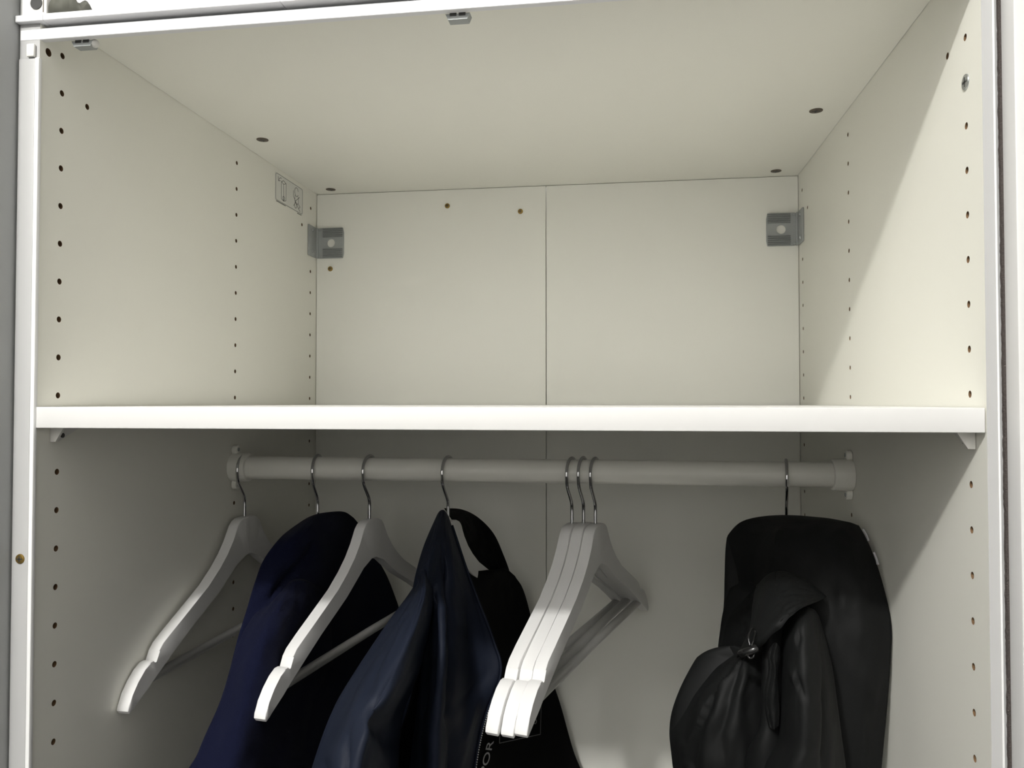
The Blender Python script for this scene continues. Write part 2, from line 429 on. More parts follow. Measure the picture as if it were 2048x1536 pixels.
# ---------------------------------------------------------------- sliding door beyond the right panel
dr = thing('sliding_door', 'white sliding wardrobe door edge with dark fuzzy dust brush', 'door', (W + 0.39, -0.022, -ZF))
def dp(o):
    o.parent = dr; o.location = -Vector(dr.location); return o
DX = W + 0.0098
dp(box('door_frame', DX, DX + 0.022, -0.0295, -0.0112, -ZF + 0.02, 0.2890, M['doorp'], bevel=0.0012))
dp(box('door_panel', DX + 0.0215, W + 0.76, -0.0255, -0.0125, -ZF + 0.02, 0.2890, M['doorp']))
random.seed(4)
bm = bmesh.new()
NB = 900
pa, pb, pc = [], [], []
for i in range(NB):
    z = -ZF + 0.03 + i * (0.2880 + ZF - 0.03) / (NB - 1)
    j = 0.0006 * noise.noise((0, 0, z * 40)) + 0.0005 * noise.noise((3, 1, z * 160)) + random.uniform(-0.00025, 0.00025)
    pa.append(bm.verts.new((DX - 0.0013 + j * 0.6, -0.0088, z))); pb.append(bm.verts.new((DX - 0.0009 + j * 0.8, -0.0112, z)))
    pc.append(bm.verts.new((DX + 0.0006, -0.0115, z)))
pd = [bm.verts.new((DX + 0.0010, -0.0088, v.co.z)) for v in pa]
for A, B in ((pa, pb), (pb, pc), (pc, pd), (pd, pa)):
    for i in range(NB - 1): bm.faces.new((A[i], A[i + 1], B[i + 1], B[i]))
bm.faces.new((pa[0], pb[0], pc[0], pd[0])); bm.faces.new((pa[-1], pb[-1], pc[-1], pd[-1]))
o = dp(from_bm('brush_strip', bm, M['brush'])); o['kind'] = 'stuff'

# ---------------------------------------------------------------- shelf
sh = thing('shelf', 'white wardrobe shelf board resting above the clothes rod', 'shelf', (W / 2, 0.28, -0.0265))
def sp(o):
    o.parent = sh; o.location = -Vector(sh.location); return o
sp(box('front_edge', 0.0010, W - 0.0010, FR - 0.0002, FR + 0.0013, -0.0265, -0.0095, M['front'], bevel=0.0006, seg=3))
sp(box('board', 0.0010, W - 0.0010, FR + 0.0010, D - 0.0025, -0.0265, -0.0095, M['shelf'], bevel=0.0003, seg=1))
for s, x0 in ((1, 0.0), (-1, W)):
    for y0 in (0.0110, 0.5300):
        bm = bmesh.new()
        xa, xb = sorted((x0 + s * 0.0004, x0 + s * 0.0035))
        tri_prism(bm, [(y0, -0.0267), (y0, -0.0385), (y0 + 0.006, -0.0385), (y0 + 0.034, -0.0267)], xa, xb)
        o = sp(from_bm('shelf_support', bm, M['plastic']))
        bm = bmesh.new()
        xa, xb = sorted((x0 + s * 0.0034, x0 + s * 0.0115))
        pr = [(0.0034, -0.0267), (0.0125, -0.0267), (0.0052, -0.0384), (0.0034, -0.0384)]
        a = [bm.verts.new((x0 + s * d, y0, z)) for d, z in pr]; b = [bm.verts.new((x0 + s * d, y0 + 0.0025, z)) for d, z in pr]
        bm.faces.new(a); bm.faces.new(b[::-1])
        for i in range(4): bm.faces.new((a[i], b[i], b[(i + 1) % 4], a[(i + 1) % 4]))
        q = from_bm('support_lip', bm, M['plastic']); q.parent = o
        bm = bmesh.new(); add_cyl(bm, (x0 + s * 0.0038, y0 + 0.0100, -0.0335), (1, 0, 0), 0.0020, 0.0014, 12)
        q = from_bm('support_screw', bm, M['greyd']); q.parent = o

# ---------------------------------------------------------------- clothes rod
ZR, YR, RR = -0.0845, 0.320, 0.0137
rd = thing('clothes_rod', 'white round clothes rod held by screwed end cups below the shelf', 'rod', (W / 2, YR, ZR))
def rp(o):
    o.parent = rd; o.location = -Vector(rd.location); return o
bm = bmesh.new(); add_cyl(bm, (W / 2, YR, ZR), (1, 0, 0), RR, W - 0.006, 40)
rp(from_bm('rod', bm, M['rod'], None, autosmooth=0.8))
for s, x0 in ((1, 0.0), (-1, W)):
    bm = bmesh.new(); n = 36
    prof = [(0.0003, 0.0170), (0.0050, 0.0178), (0.0180, 0.0172), (0.0205, 0.0168), (0.0212, 0.0158), (0.0212, RR + 0.0002), (0.0003, RR + 0.0002)]
    vv = [[bm.verts.new((x0 + s * d, YR + r * math.cos(2 * math.pi * k / n), ZR + r * math.sin(2 * math.pi * k / n))) for k in range(n)] for d, r in prof]
    for i in range(len(prof)):
        a, b = vv[i], vv[(i + 1) % len(prof)]
        for k in range(n): bm.faces.new((a[k], a[(k + 1) % n], b[(k + 1) % n], b[k]))
    cup = rp(from_bm('end_cup', bm, M['rod'], None, autosmooth=0.7))
    for sg in (1, -1):
        bm = bmesh.new()
        add_cyl(bm, (x0 + s * 0.0035, YR, ZR + sg * 0.0205), (1, 0, 0), 0.0062, 0.0062, 20, bevel=0.001)
        tb = from_bm('screw_tab', bm, M['rod'], cup, autosmooth=0.7)
        bm = bmesh.new(); add_cyl(bm, (x0 + s * 0.0068, YR, ZR + sg * 0.0215), (1, 0, 0), 0.0024, 0.0008, 12)
        from_bm('tab_screw', bm, M['greyp'], tb)

# ---------------------------------------------------------------- hangers
ZN = -0.1435   # top of the hanger neck
TOP = [(0.0, 0.0), (0.012, -0.0004), (0.020, -0.003), (0.0262, -0.008), (0.0300, -0.0150), (0.036, -0.0235), (0.048, -0.0365), (0.064, -0.0495), (0.086, -0.0638),
       (0.120, -0.0800), (0.150, -0.0940), (0.167, -0.1020), (0.1735, -0.1078), (0.1765, -0.1175), (0.1790, -0.1190), (0.1815, -0.1150), (0.187, -0.1150), (0.195, -0.1195), (0.205, -0.1275), (0.213, -0.1365), (0.2188, -0.1455)]
LOW = [(0.2196, -0.1500), (0.2170, -0.1530), (0.2120, -0.1510), (0.203, -0.1450), (0.190, -0.1385), (0.178, -0.1315), (0.150, -0.1165), (0.120, -0.1010), (0.090, -0.0872), (0.066, -0.0760), (0.040, -0.0605),
       (0.026, -0.0520), (0.015, -0.0470), (0.006, -0.0450), (0.0, -0.0447)]
TH = 0.0062    # half thickness
def hanger_meshes():
    half = TOP + LOW
    outline = [(s, z) for s, z in half] + [(-s, z) for s, z in reversed(half[1:-1])]
    bm = bmesh.new()
    # local frame: hanger plane is (s, z): front of the arm runs along -y, thickness along x
    f = [bm.verts.new((TH, -s, z)) for s, z in outline]
    b = [bm.verts.new((-TH, -s, z)) for s, z in outline]
    n = len(outline)
    for i in range(n): bm.faces.new((f[i], f[(i + 1) % n], b[(i + 1) % n], b[i]))
    # both broad faces are strips between the upper and the lower edge
    def fill(vs):
        face = bm.faces.new(vs)
        return face
    fa, fb = fill(f), fill(b[::-1])
    es = list(fa.edges) + list(fb.edges)
    bmesh.ops.bevel(bm, geom=es, offset=0.0011, segments=2, affect='EDGES', profile=0.5)
    bmesh.ops.triangulate(bm, faces=[x for x in bm.faces if len(x.verts) > 4])
    bmesh.ops.recalc_face_normals(bm, faces=bm.faces)
    for e in bm.edges:
        if len(e.link_faces) == 2 and e.calc_face_angle(0) > 0.5: e.smooth = False
    for x in bm.faces: x.smooth = True
    body = bpy.data.meshes.new('arms'); bm.to_mesh(body); bm.free(); body.materials.append(M['hanger'])
    bm = bmesh.new(); add_tube(bm, [(0, -0.188, -0.1330), (0, 0, -0.1318), (0, 0.188, -0.1330)], 0.0049, 14)
    for x in bm.faces: x.smooth = True
    bar = bpy.data.meshes.new('bar'); bm.to_mesh(bar); bm.free(); bar.materials.append(M['hanger'])
    # wire hook in the hanger plane
    top = ZR + RR + 0.0017 - ZN
    R = 0.0178; zc = top - R
    pts = [(0.0, -0.012), (0.0, 0.004), (0.0, 0.018), (0.0015, 0.0245), (0.0065, 0.0315), (0.0125, 0.0390), (0.0160, 0.0450), (0.0176, zc - 0.003)]
    for a in range(0, 150, 15): pts.append((R * math.cos(math.radians(a)), zc + R * math.sin(math.radians(a))))
    bm = bmesh.new()
    add_tube(bm, catmull([(0, -s, z) for s, z in pts], 70), 0.0018, 10)
    bmesh.ops.recalc_face_normals(bm, faces=bm.faces)
    for x in bm.faces: x.smooth = True
    hook = bpy.data.meshes.new('hook'); bm.to_mesh(hook); bm.free(); hook.materials.append(M['steel'])
    return body, bar, hook
HB = hanger_meshes()
def hanger(x, deg, label, group=None, dz=0.0, tilt=0.0, span=1.0):
    t = thing('clothes_hanger', label, 'hanger', (x, YR, ZN + dz), group)
    t.rotation_euler = (math.radians(tilt), 0, math.radians(deg))
    for nm, me in zip(('arms', 'bar', 'hook'), HB):
        o = bpy.data.objects.new(nm, me); col.objects.link(o); o.parent = t
        if nm != 'hook': o.scale.y = span
    return t
G3 = 'three white hangers bunched together'
hanger(0.0150, -2.1, 'empty white wooden hanger hanging between the side panel and the navy wool coat')
hanger(0.1075, 1.0, 'hanger carrying the navy wool coat, only its steel hook showing', span=0.92)
hanger(0.1718, -8.0, 'empty white wooden hanger between the navy wool coat and the navy padded jacket')
hanger(0.2666, -10.0, 'white wooden hanger inside the open collar of the navy padded jacket')
hanger(0.4108, -15.2, 'white wooden hanger of the bunched three, the one towards the navy padded jacket', G3, tilt=0.9)
hanger(0.4240, -15.2, 'white wooden hanger in the middle of the bunched three', G3, 0.0006, tilt=1.5)
hanger(0.4373, -15.3, 'white wooden hanger of the bunched three, the one towards the black jacket', G3, tilt=0.8)
hanger(0.6454, -8.0, 'hanger carrying the black jacket, only its steel hook showing')

# ---------------------------------------------------------------- garments
SHAPES = {
  'coat_body': [
    [(0.1030, 0.2850, -0.1427), (0.1141, 0.2960, -0.1378), (0.1172, 0.3350, -0.1402), (0.1141, 0.3950, -0.1480), (0.1137, 0.4300, -0.1594)],
    [(0.0993, 0.2350, -0.1538), (0.1200, 0.2400, -0.1492), (0.1268, 0.2800, -0.1511), (0.1233, 0.3700, -0.1593), (0.1173, 0.4600, -0.1814)],
    [(0.0921, 0.2110, -0.1725), (0.1158, 0.2240, -0.1744), (0.1281, 0.2770, -0.1816), (0.1261, 0.3810, -0.1955), (0.1265, 0.4800, -0.2161)],
    [(0.0920, 0.1900, -0.1940), (0.1180, 0.1950, -0.1994), (0.1318, 0.2540, -0.2155), (0.1314, 0.3850, -0.2340), (0.1369, 0.5000, -0.2491)],
    [(0.0921, 0.1740, -0.2155), (0.1180, 0.1780, -0.2256), (0.1342, 0.2350, -0.2484), (0.1364, 0.3900, -0.2760), (0.1457, 0.5100, -0.2792)],
    [(0.0919, 0.1570, -0.2381), (0.1179, 0.1620, -0.2532), (0.1351, 0.2200, -0.2836), (0.1432, 0.3900, -0.3167), (0.1531, 0.5200, -0.3133)],
    [(0.0901, 0.1310, -0.2851), (0.1182, 0.1410, -0.3039), (0.1359, 0.2060, -0.3357), (0.1501, 0.3900, -0.3761), (0.1645, 0.5300, -0.3834)],
    [(0.0881, 0.0950, -0.3216), (0.1178, 0.1080, -0.3436), (0.1361, 0.2000, -0.3894), (0.1569, 0.3900, -0.4383), (0.1817, 0.5300, -0.4537)],
    [(0.0824, 0.0650, -0.3737), (0.1164, 0.0800, -0.4007), (0.1361, 0.1950, -0.4628), (0.1638, 0.3900, -0.5250), (0.2076, 0.5300, -0.5440)],
  ],
  'coat_sleeve': [
    [(0.1060, 0.2213, -0.2060), (0.1220, 0.2104, -0.1951), (0.1320, 0.2260, -0.1972), (0.1340, 0.2703, -0.2165)],
    [(0.1020, 0.1778, -0.2171), (0.1300, 0.1691, -0.2103), (0.1370, 0.2145, -0.2217), (0.1380, 0.2831, -0.2505)],
    [(0.1000, 0.1434, -0.2372), (0.1340, 0.1334, -0.2365), (0.1380, 0.1999, -0.2590), (0.1390, 0.2888, -0.2889)],
    [(0.0980, 0.1126, -0.2826), (0.1340, 0.1038, -0.2842), (0.1380, 0.1885, -0.3236), (0.1390, 0.2976, -0.3545)],
    [(0.0940, 0.0829, -0.3160), (0.1340, 0.0810, -0.3258), (0.1380, 0.1773, -0.3763), (0.1400, 0.3038, -0.4199)],
    [(0.0900, 0.0539, -0.3631), (0.1340, 0.0556, -0.3816), (0.1380, 0.1667, -0.4470), (0.1400, 0.3130, -0.5048)],
  ],
  'jacket_back': [
    [(0.2765, 0.3000, -0.1836), (0.2807, 0.3800, -0.2114), (0.3004, 0.4300, -0.2251), (0.3119, 0.4700, -0.2305), (0.3212, 0.4900, -0.2425)],
    [(0.2692, 0.2700, -0.2118), (0.2786, 0.3600, -0.2446), (0.2971, 0.4300, -0.2599), (0.3158, 0.4800, -0.2661), (0.3317, 0.5100, -0.2700)],
    [(0.2602, 0.2400, -0.2579), (0.2716, 0.3500, -0.3018), (0.2972, 0.4300, -0.3253), (0.3247, 0.4900, -0.3371), (0.3494, 0.5200, -0.3396)],
    [(0.2496, 0.2200, -0.3141), (0.2671, 0.3300, -0.3654), (0.2972, 0.4300, -0.4020), (0.3405, 0.5000, -0.4195), (0.3770, 0.5300, -0.4198)],
    [(0.2397, 0.2000, -0.3574), (0.2577, 0.3200, -0.4195), (0.2973, 0.4300, -0.4689), (0.3542, 0.5000, -0.4897), (0.3972, 0.5400, -0.4955)],
    [(0.2275, 0.1900, -0.4280), (0.2486, 0.3100, -0.5118), (0.2973, 0.4300, -0.5736), (0.3678, 0.5000, -0.5996), (0.4339, 0.5400, -0.6023)],
  ],
  'jacket_front': [
    [(0.2583, 0.3000, -0.1342), (0.2623, 0.2980, -0.1299), (0.2648, 0.3020, -0.1292), (0.2668, 0.3060, -0.1309), (0.2685, 0.3140, -0.1371)],
    [(0.2562, 0.2500, -0.1594), (0.2691, 0.2380, -0.1548), (0.2750, 0.2500, -0.1547), (0.2800, 0.2640, -0.1559), (0.2817, 0.3000, -0.1643)],
    [(0.2537, 0.2250, -0.1852), (0.2714, 0.2060, -0.1826), (0.2786, 0.2350, -0.1876), (0.2882, 0.2500, -0.1874), (0.2921, 0.3000, -0.1944)],
    [(0.2479, 0.2250, -0.2150), (0.2629, 0.2250, -0.2202), (0.2874, 0.2050, -0.2162), (0.2933, 0.2620, -0.2253), (0.3054, 0.3000, -0.2288)],
    [(0.2372, 0.2250, -0.2596), (0.2548, 0.2400, -0.2718), (0.2938, 0.1780, -0.2536), (0.3011, 0.2650, -0.2743), (0.3234, 0.2950, -0.2703)],
    [(0.2324, 0.2200, -0.2996), (0.2500, 0.2420, -0.3159), (0.2929, 0.1720, -0.2917), (0.3045, 0.2620, -0.3160), (0.3336, 0.2850, -0.3036)],
    [(0.2283, 0.2200, -0.3410), (0.2463, 0.2420, -0.3583), (0.2890, 0.1680, -0.3286), (0.2999, 0.2450, -0.3531), (0.3157, 0.2850, -0.3543)],
    [(0.2241, 0.2200, -0.3876), (0.2443, 0.2400, -0.4058), (0.2874, 0.1650, -0.3716), (0.2903, 0.2400, -0.4027), (0.3045, 0.2850, -0.4118)],
    [(0.2206, 0.2200, -0.4442), (0.2417, 0.2400, -0.4688), (0.2850, 0.1650, -0.4295), (0.2904, 0.2400, -0.4649), (0.3029, 0.2850, -0.4774)],
  ],
  'jacket_sleeve': [
    [(0.2486, 0.2500, -0.1896), (0.2598, 0.2200, -0.1798), (0.2678, 0.2100, -0.1775), (0.2703, 0.2250, -0.1847)],
    [(0.2500, 0.2250, -0.2051), (0.2672, 0.1850, -0.1960), (0.2769, 0.1750, -0.1942), (0.2762, 0.2100, -0.2057)],
    [(0.2360, 0.1800, -0.2284), (0.2649, 0.1300, -0.2160), (0.2806, 0.1250, -0.2148), (0.2759, 0.1950, -0.2349)],
    [(0.2198, 0.1250, -0.2614), (0.2553, 0.0800, -0.2476), (0.2760, 0.0850, -0.2465), (0.2671, 0.1900, -0.2749)],
    [(0.2094, 0.1000, -0.2861), (0.2495, 0.0500, -0.2697), (0.2676, 0.0600, -0.2730), (0.2537, 0.1800, -0.3147)],
    [(0.2001, 0.0800, -0.3253), (0.2451, 0.0300, -0.3055), (0.2650, 0.0450, -0.3115), (0.2507, 0.1750, -0.3653)],
    [(0.1902, 0.0700, -0.3681), (0.2389, 0.0250, -0.3487), (0.2627, 0.0400, -0.3556), (0.2499, 0.1750, -0.4209)],
  ],
  'jacket_collar': [
    [(0.2576, 0.3380, -0.1313), (0.2620, 0.3320, -0.1351), (0.2661, 0.3300, -0.1400), (0.2702, 0.3280, -0.1449)],
    [(0.2649, 0.4100, -0.1426), (0.2664, 0.4000, -0.1469), (0.2693, 0.3800, -0.1489), (0.2723, 0.3600, -0.1514)],
    [(0.2778, 0.4550, -0.1596), (0.2750, 0.4350, -0.1646), (0.2754, 0.4000, -0.1668), (0.2742, 0.3750, -0.1702)],
    [(0.2947, 0.4750, -0.1837), (0.2860, 0.4550, -0.1872), (0.2786, 0.4300, -0.1896), (0.2739, 0.3950, -0.1885)],
    [(0.3068, 0.4850, -0.2148), (0.2969, 0.4700, -0.2149), (0.2882, 0.4500, -0.2126), (0.2796, 0.4250, -0.2079)],
    [(0.3144, 0.4900, -0.2387), (0.3045, 0.4780, -0.2378), (0.2959, 0.4600, -0.2355), (0.2834, 0.4400, -0.2316)],
    [(0.3205, 0.4950, -0.2695), (0.3078, 0.4880, -0.2696), (0.2961, 0.4750, -0.2682), (0.2838, 0.4600, -0.2664)],
  ],
  'black_body': [
    [(0.6138, 0.2850, -0.1369), (0.6319, 0.2700, -0.1301), (0.6599, 0.2620, -0.1257), (0.6914, 0.2620, -0.1265), (0.7070, 0.2700, -0.1315)],
    [(0.6094, 0.2800, -0.1462), (0.6271, 0.2450, -0.1399), (0.6537, 0.2350, -0.1366), (0.6843, 0.2350, -0.1359), (0.7075, 0.2480, -0.1404)],
    [(0.6034, 0.2750, -0.1679), (0.6214, 0.2280, -0.1632), (0.6503, 0.2100, -0.1587), (0.6808, 0.2050, -0.1554), (0.7081, 0.2220, -0.1561)],
    [(0.6014, 0.2700, -0.1979), (0.6188, 0.2150, -0.1919), (0.6504, 0.1920, -0.1853), (0.6807, 0.1860, -0.1809), (0.7110, 0.2040, -0.1814)],
    [(0.5979, 0.2650, -0.2354), (0.6172, 0.2080, -0.2235), (0.6527, 0.1840, -0.2153), (0.6826, 0.1780, -0.2114), (0.7125, 0.1900, -0.2100)],
    [(0.5922, 0.2620, -0.2756), (0.6118, 0.2050, -0.2608), (0.6541, 0.1820, -0.2511), (0.6842, 0.1760, -0.2467), (0.7106, 0.1880, -0.2458)],
    [(0.5869, 0.2620, -0.3217), (0.6113, 0.2040, -0.3029), (0.6560, 0.1820, -0.2918), (0.6844, 0.1780, -0.2878), (0.7078, 0.1900, -0.2875)],
    [(0.5815, 0.2620, -0.3830), (0.6109, 0.2040, -0.3593), (0.6603, 0.1840, -0.3468), (0.6841, 0.1820, -0.3433), (0.7030, 0.1920, -0.3430)],
    [(0.5787, 0.2620, -0.4440), (0.6105, 0.2040, -0.4155), (0.6598, 0.1840, -0.4010), (0.6836, 0.1820, -0.3972), (0.6996, 0.1940, -0.3987)],
  ],
  'black_layer': [
    [(0.5951, 0.2350, -0.1916), (0.6009, 0.2050, -0.1815), (0.6101, 0.1920, -0.1801), (0.6219, 0.1950, -0.1870)],
    [(0.5849, 0.2350, -0.2053), (0.5961, 0.2050, -0.1974), (0.6077, 0.1920, -0.1961), (0.6218, 0.1950, -0.2019)],
    [(0.5770, 0.2350, -0.2279), (0.5913, 0.2050, -0.2200), (0.6062, 0.1920, -0.2176), (0.6216, 0.1950, -0.2206)],
    [(0.5735, 0.2350, -0.2528), (0.5888, 0.2050, -0.2453), (0.6051, 0.1920, -0.2419), (0.6214, 0.1950, -0.2439)],
    [(0.5724, 0.2350, -0.2776), (0.5878, 0.2050, -0.2691), (0.6049, 0.1920, -0.2651), (0.6213, 0.1950, -0.2663)],
  ],
  'black_flap': [
    [(0.5933, 0.1950, -0.1795), (0.6063, 0.1750, -0.1626), (0.6199, 0.1680, -0.1607), (0.6359, 0.1700, -0.1688), (0.6534, 0.1800, -0.1836)],
    [(0.5878, 0.1780, -0.1956), (0.5983, 0.1500, -0.1752), (0.6126, 0.1400, -0.1689), (0.6292, 0.1450, -0.1721), (0.6485, 0.1650, -0.1815)],
    [(0.5831, 0.1650, -0.2137), (0.5902, 0.1280, -0.1926), (0.6046, 0.1160, -0.1791), (0.6218, 0.1240, -0.1750), (0.6436, 0.1550, -0.1806)],
    [(0.5714, 0.1650, -0.2386), (0.5826, 0.1180, -0.2155), (0.5975, 0.1000, -0.1921), (0.6147, 0.1100, -0.1793), (0.6386, 0.1480, -0.1808)],
  ],
  'black_lobe': [
    [(0.5687, 0.2000, -0.2479), (0.5762, 0.1800, -0.2385), (0.5862, 0.1720, -0.2342), (0.5986, 0.1800, -0.2366)],
    [(0.5510, 0.1960, -0.2607), (0.5633, 0.1680, -0.2490), (0.5781, 0.1560, -0.2434), (0.5987, 0.1680, -0.2455)],
    [(0.5333, 0.1920, -0.2829), (0.5510, 0.1580, -0.2696), (0.5713, 0.1460, -0.2633), (0.5994, 0.1600, -0.2642)],
    [(0.5219, 0.1900, -0.3072), (0.5423, 0.1520, -0.2937), (0.5661, 0.1400, -0.2876), (0.5985, 0.1560, -0.2894)],
    [(0.5184, 0.1880, -0.3277), (0.5403, 0.1500, -0.3148), (0.5636, 0.1380, -0.3082), (0.5980, 0.1540, -0.3107)],
    [(0.5215, 0.1880, -0.3556), (0.5410, 0.1500, -0.3413), (0.5634, 0.1380, -0.3342), (0.5970, 0.1540, -0.3372)],
    [(0.5259, 0.1880, -0.4043), (0.5429, 0.1500, -0.3875), (0.5631, 0.1380, -0.3796), (0.5958, 0.1540, -0.3834)],
  ],
  'black_sleeve': [
    [(0.6173, 0.1650, -0.1979), (0.6194, 0.1450, -0.1877), (0.6263, 0.1380, -0.1839), (0.6345, 0.1450, -0.1871), (0.6425, 0.1620, -0.1966)],
    [(0.6075, 0.1550, -0.2098), (0.6105, 0.1220, -0.1969), (0.6186, 0.1100, -0.1924), (0.6309, 0.1220, -0.1969), (0.6444, 0.1520, -0.2092)],
    [(0.6023, 0.1460, -0.2372), (0.6063, 0.1060, -0.2256), (0.6153, 0.0920, -0.2214), (0.6302, 0.1060, -0.2245), (0.6494, 0.1460, -0.2350)],
    [(0.5996, 0.1420, -0.2665), (0.6049, 0.1000, -0.2539), (0.6144, 0.0850, -0.2494), (0.6309, 0.1000, -0.2525), (0.6528, 0.1440, -0.2643)],
    [(0.5957, 0.1400, -0.2984), (0.6024, 0.0960, -0.2841), (0.6131, 0.0800, -0.2783), (0.6317, 0.0980, -0.2832), (0.6561, 0.1420, -0.2956)],
    [(0.5814, 0.1360, -0.3213), (0.5952, 0.0920, -0.3054), (0.6105, 0.0760, -0.2987), (0.6318, 0.0960, -0.3048), (0.6592, 0.1420, -0.3215)],
    [(0.5802, 0.1360, -0.3686), (0.5948, 0.0920, -0.3496), (0.6117, 0.0760, -0.3415), (0.6346, 0.0960, -0.3487), (0.6620, 0.1420, -0.3677)],
  ],
  'black_strap': [
    [(0.5950, 0.1180, -0.2108), (0.5964, 0.1100, -0.2075), (0.5995, 0.1140, -0.2110)],
    [(0.5916, 0.1180, -0.2202), (0.5947, 0.1100, -0.2175), (0.5999, 0.1140, -0.2194)],
    [(0.5919, 0.1180, -0.2349), (0.5950, 0.1100, -0.2325), (0.5981, 0.1140, -0.2345)],
    [(0.5889, 0.1180, -0.2519), (0.5929, 0.1100, -0.2500), (0.5988, 0.1140, -0.2511)],
    [(0.5892, 0.1180, -0.2687), (0.5931, 0.1100, -0.2666), (0.5995, 0.1140, -0.2665)],
    [(0.5920, 0.1180, -0.2811), (0.5942, 0.1100, -0.2798), (0.5986, 0.1140, -0.2778)],
  ],
}

def cloth(name, key, m, parent, T, dirv, nu=70, nv=46, wr=0.003, wf=(22, 9), pleat=0.0, pf=5.0, seed=0, off=(0, 0, 0), creases=(), drop=0.0):
    """closed cloth shell: a front sheet through the control points and a rounded far side"""
    C = [[Vector(p) for p in r] for r in SHAPES[key]]
    ku = 1.0
    n0 = len(C)
    if drop:   # the garment goes on straight down below the last shaped row
        C.append([p - Vector((0, 0, drop * 0.35)) for p in C[-1]]); C.append([p - Vector((0, 0, drop * 0.65)) for p in C[-1]])
        nu = int(nu * len(C) / n0); ku = (len(C) - 1) / (n0 - 1)
    rows = [catmull(r, nv) for r in C]
    cols = [catmull([rows[i][j] for i in range(len(rows))], nu) for j in range(nv)]
    F = [[cols[j][i] + Vector(off) for j in range(nv)] for i in range(nu)]
    d = Vector(dirv).normalized()
    N = [[None] * nv for _ in range(nu)]
    for i in range(nu):
        for j in range(nv):
            du = F[min(i + 1, nu - 1)][j] - F[max(i - 1, 0)][j]
            dv = F[i][min(j + 1, nv - 1)] - F[i][max(j - 1, 0)]
            n = du.cross(dv)
            if n.length < 1e-9: n = -d
            n.normalize()
            if n.dot(d) > 0: n = -n
            N[i][j] = n
    out = []
    for i in range(nu):
        r = []
        for j in range(nv):
            u, v = ku * i / (nu - 1), j / (nv - 1)
            e = min(1.0, 5 * min(v, 1 - v)) * min(1.0, 0.25 + 4 * u)
            h = wr * (noise.noise((v * wf[1] + seed * 7.3, u * wf[0] * 0.5, seed)) + 0.35 * noise.noise((v * wf[1] * 1.7 + u * 4 + seed, u * wf[0] * 0.8, seed + 5.1)))
            if pleat:
                ph = v * pf * 2 * math.pi + 1.3 * noise.noise((u * 2.5, v * 2, seed + 9)) * math.pi
                h += pleat * min(1.0, 2.0 * u) * math.sin(ph)
            for (u0, v0, u1, v1, wid, dep) in creases:
                ax, ay = u1 - u0, v1 - v0
                t = max(0.0, min(1.0, ((u - u0) * ax + (v - v0) * ay) / (ax * ax + ay * ay)))
                dist = math.hypot(u - u0 - ax * t, v - v0 - ay * t)
                h -= dep * math.exp(-(dist / wid) ** 2) * math.sin(math.pi * min(1, 0.15 + 0.7 * t))
            r.append(F[i][j] + N[i][j] * h * e)
        out.append(r)
    bm = bmesh.new()
    fr = [[bm.verts.new(out[i][j]) for j in range(nv)] for i in range(nu)]
    bk = []
    for i in range(nu):
        u = ku * i / (nu - 1)
        r = []
        for j in range(nv):
            v = j / (nv - 1)
            if j in (0, nv - 1): r.append(fr[i][j]); continue
            th = T * math.sin(math.pi * v) ** 0.5 * (0.25 + 0.75 * min(1.0, u * 5) ** 0.5)
            r.append(bm.verts.new(F[i][j] + d * th))
        bk.append(r)
    for A in (fr, bk):
        for i in range(nu - 1):
            for j in range(nv - 1):
                q = (A[i][j], A[i][j + 1], A[i + 1][j + 1], A[i + 1][j])
                bm.faces.new(q if A is fr else q[::-1])
    for i in (0, nu - 1):
        for j in range(nv - 1):
            q = []
            for x in (fr[i][j], fr[i][j + 1], bk[i][j + 1], bk[i][j]):
                if x not in q: q.append(x)
            bm.faces.new(q)
    o = from_bm(name, bm, m, parent, smooth=True)
    return o, out

def garment(name, label, cat, loc):
    t = thing(name, label, cat, loc)
    return t
def gp(o, t):
    o.parent = t; o.location = -Vector(t.location); return o

SIDE = (-0.43, 0.90, 0)     # away from the open front
SIDE2 = (-0.30, 0.95, 0)
# navy wool coat
coat = garment('wool_coat', 'dark navy wool coat with soft rounded shoulders hanging on the rod', 'coat', (0.1075, YR, -0.6))
o, _ = cloth('body', 'coat_body', M['wool'], None, 0.055, SIDE, drop=0.62, wr=0.0020, seed=1, creases=((0.22, 0.42, 0.50, 0.05, 0.03, 0.010),)); gp(o, coat)
o, _ = cloth('sleeve', 'coat_sleeve', M['wool'], None, 0.045, SIDE, drop=0.62, wr=0.0022, seed=2, nu=60, nv=36); gp(o, coat)

# navy padded jacket
pj = garment('padded_jacket', 'shiny navy padded jacket hanging open with black lining and zip', 'jacket', (0.2666, YR, -0.6))
o, back = cloth('lining', 'jacket_back', M['lining'], None, 0.05, SIDE2, drop=0.62, wr=0.002, seed=3); gp(o, pj)
o, front = cloth('front_panel', 'jacket_front', M['nylon'], None, 0.022, SIDE2, drop=0.62, nu=90, nv=60, wr=0.0022, pleat=0.0022, pf=2.6, seed=4,
                 creases=((0.20, 0.60, 0.68, 0.60, 0.022, 0.011), (0.30, 0.40, 0.62, 0.44, 0.02, 0.006), (0.66, 0.60, 0.98, 0.82, 0.025, 0.009), (0.6, 0.95, 0.66, 0.62, 0.03, 0.004), (0.30, 0.97, 0.60, 0.95, 0.02, 0.003))); gp(o, pj)
o, _ = cloth('sleeve', 'jacket_sleeve', M['nylon'], None, 0.05, SIDE2, drop=0.62, nu=80, nv=50, wr=0.0035, wf=(14, 7), seed=6,
             creases=((0.60, 0.45, 0.78, 1.0, 0.035, 0.009), (0.72, 0.3, 0.9, 0.4, 0.03, 0.007), (0.8, 0.1, 0.9, 0.3, 0.03, 0.006))); gp(o, pj)
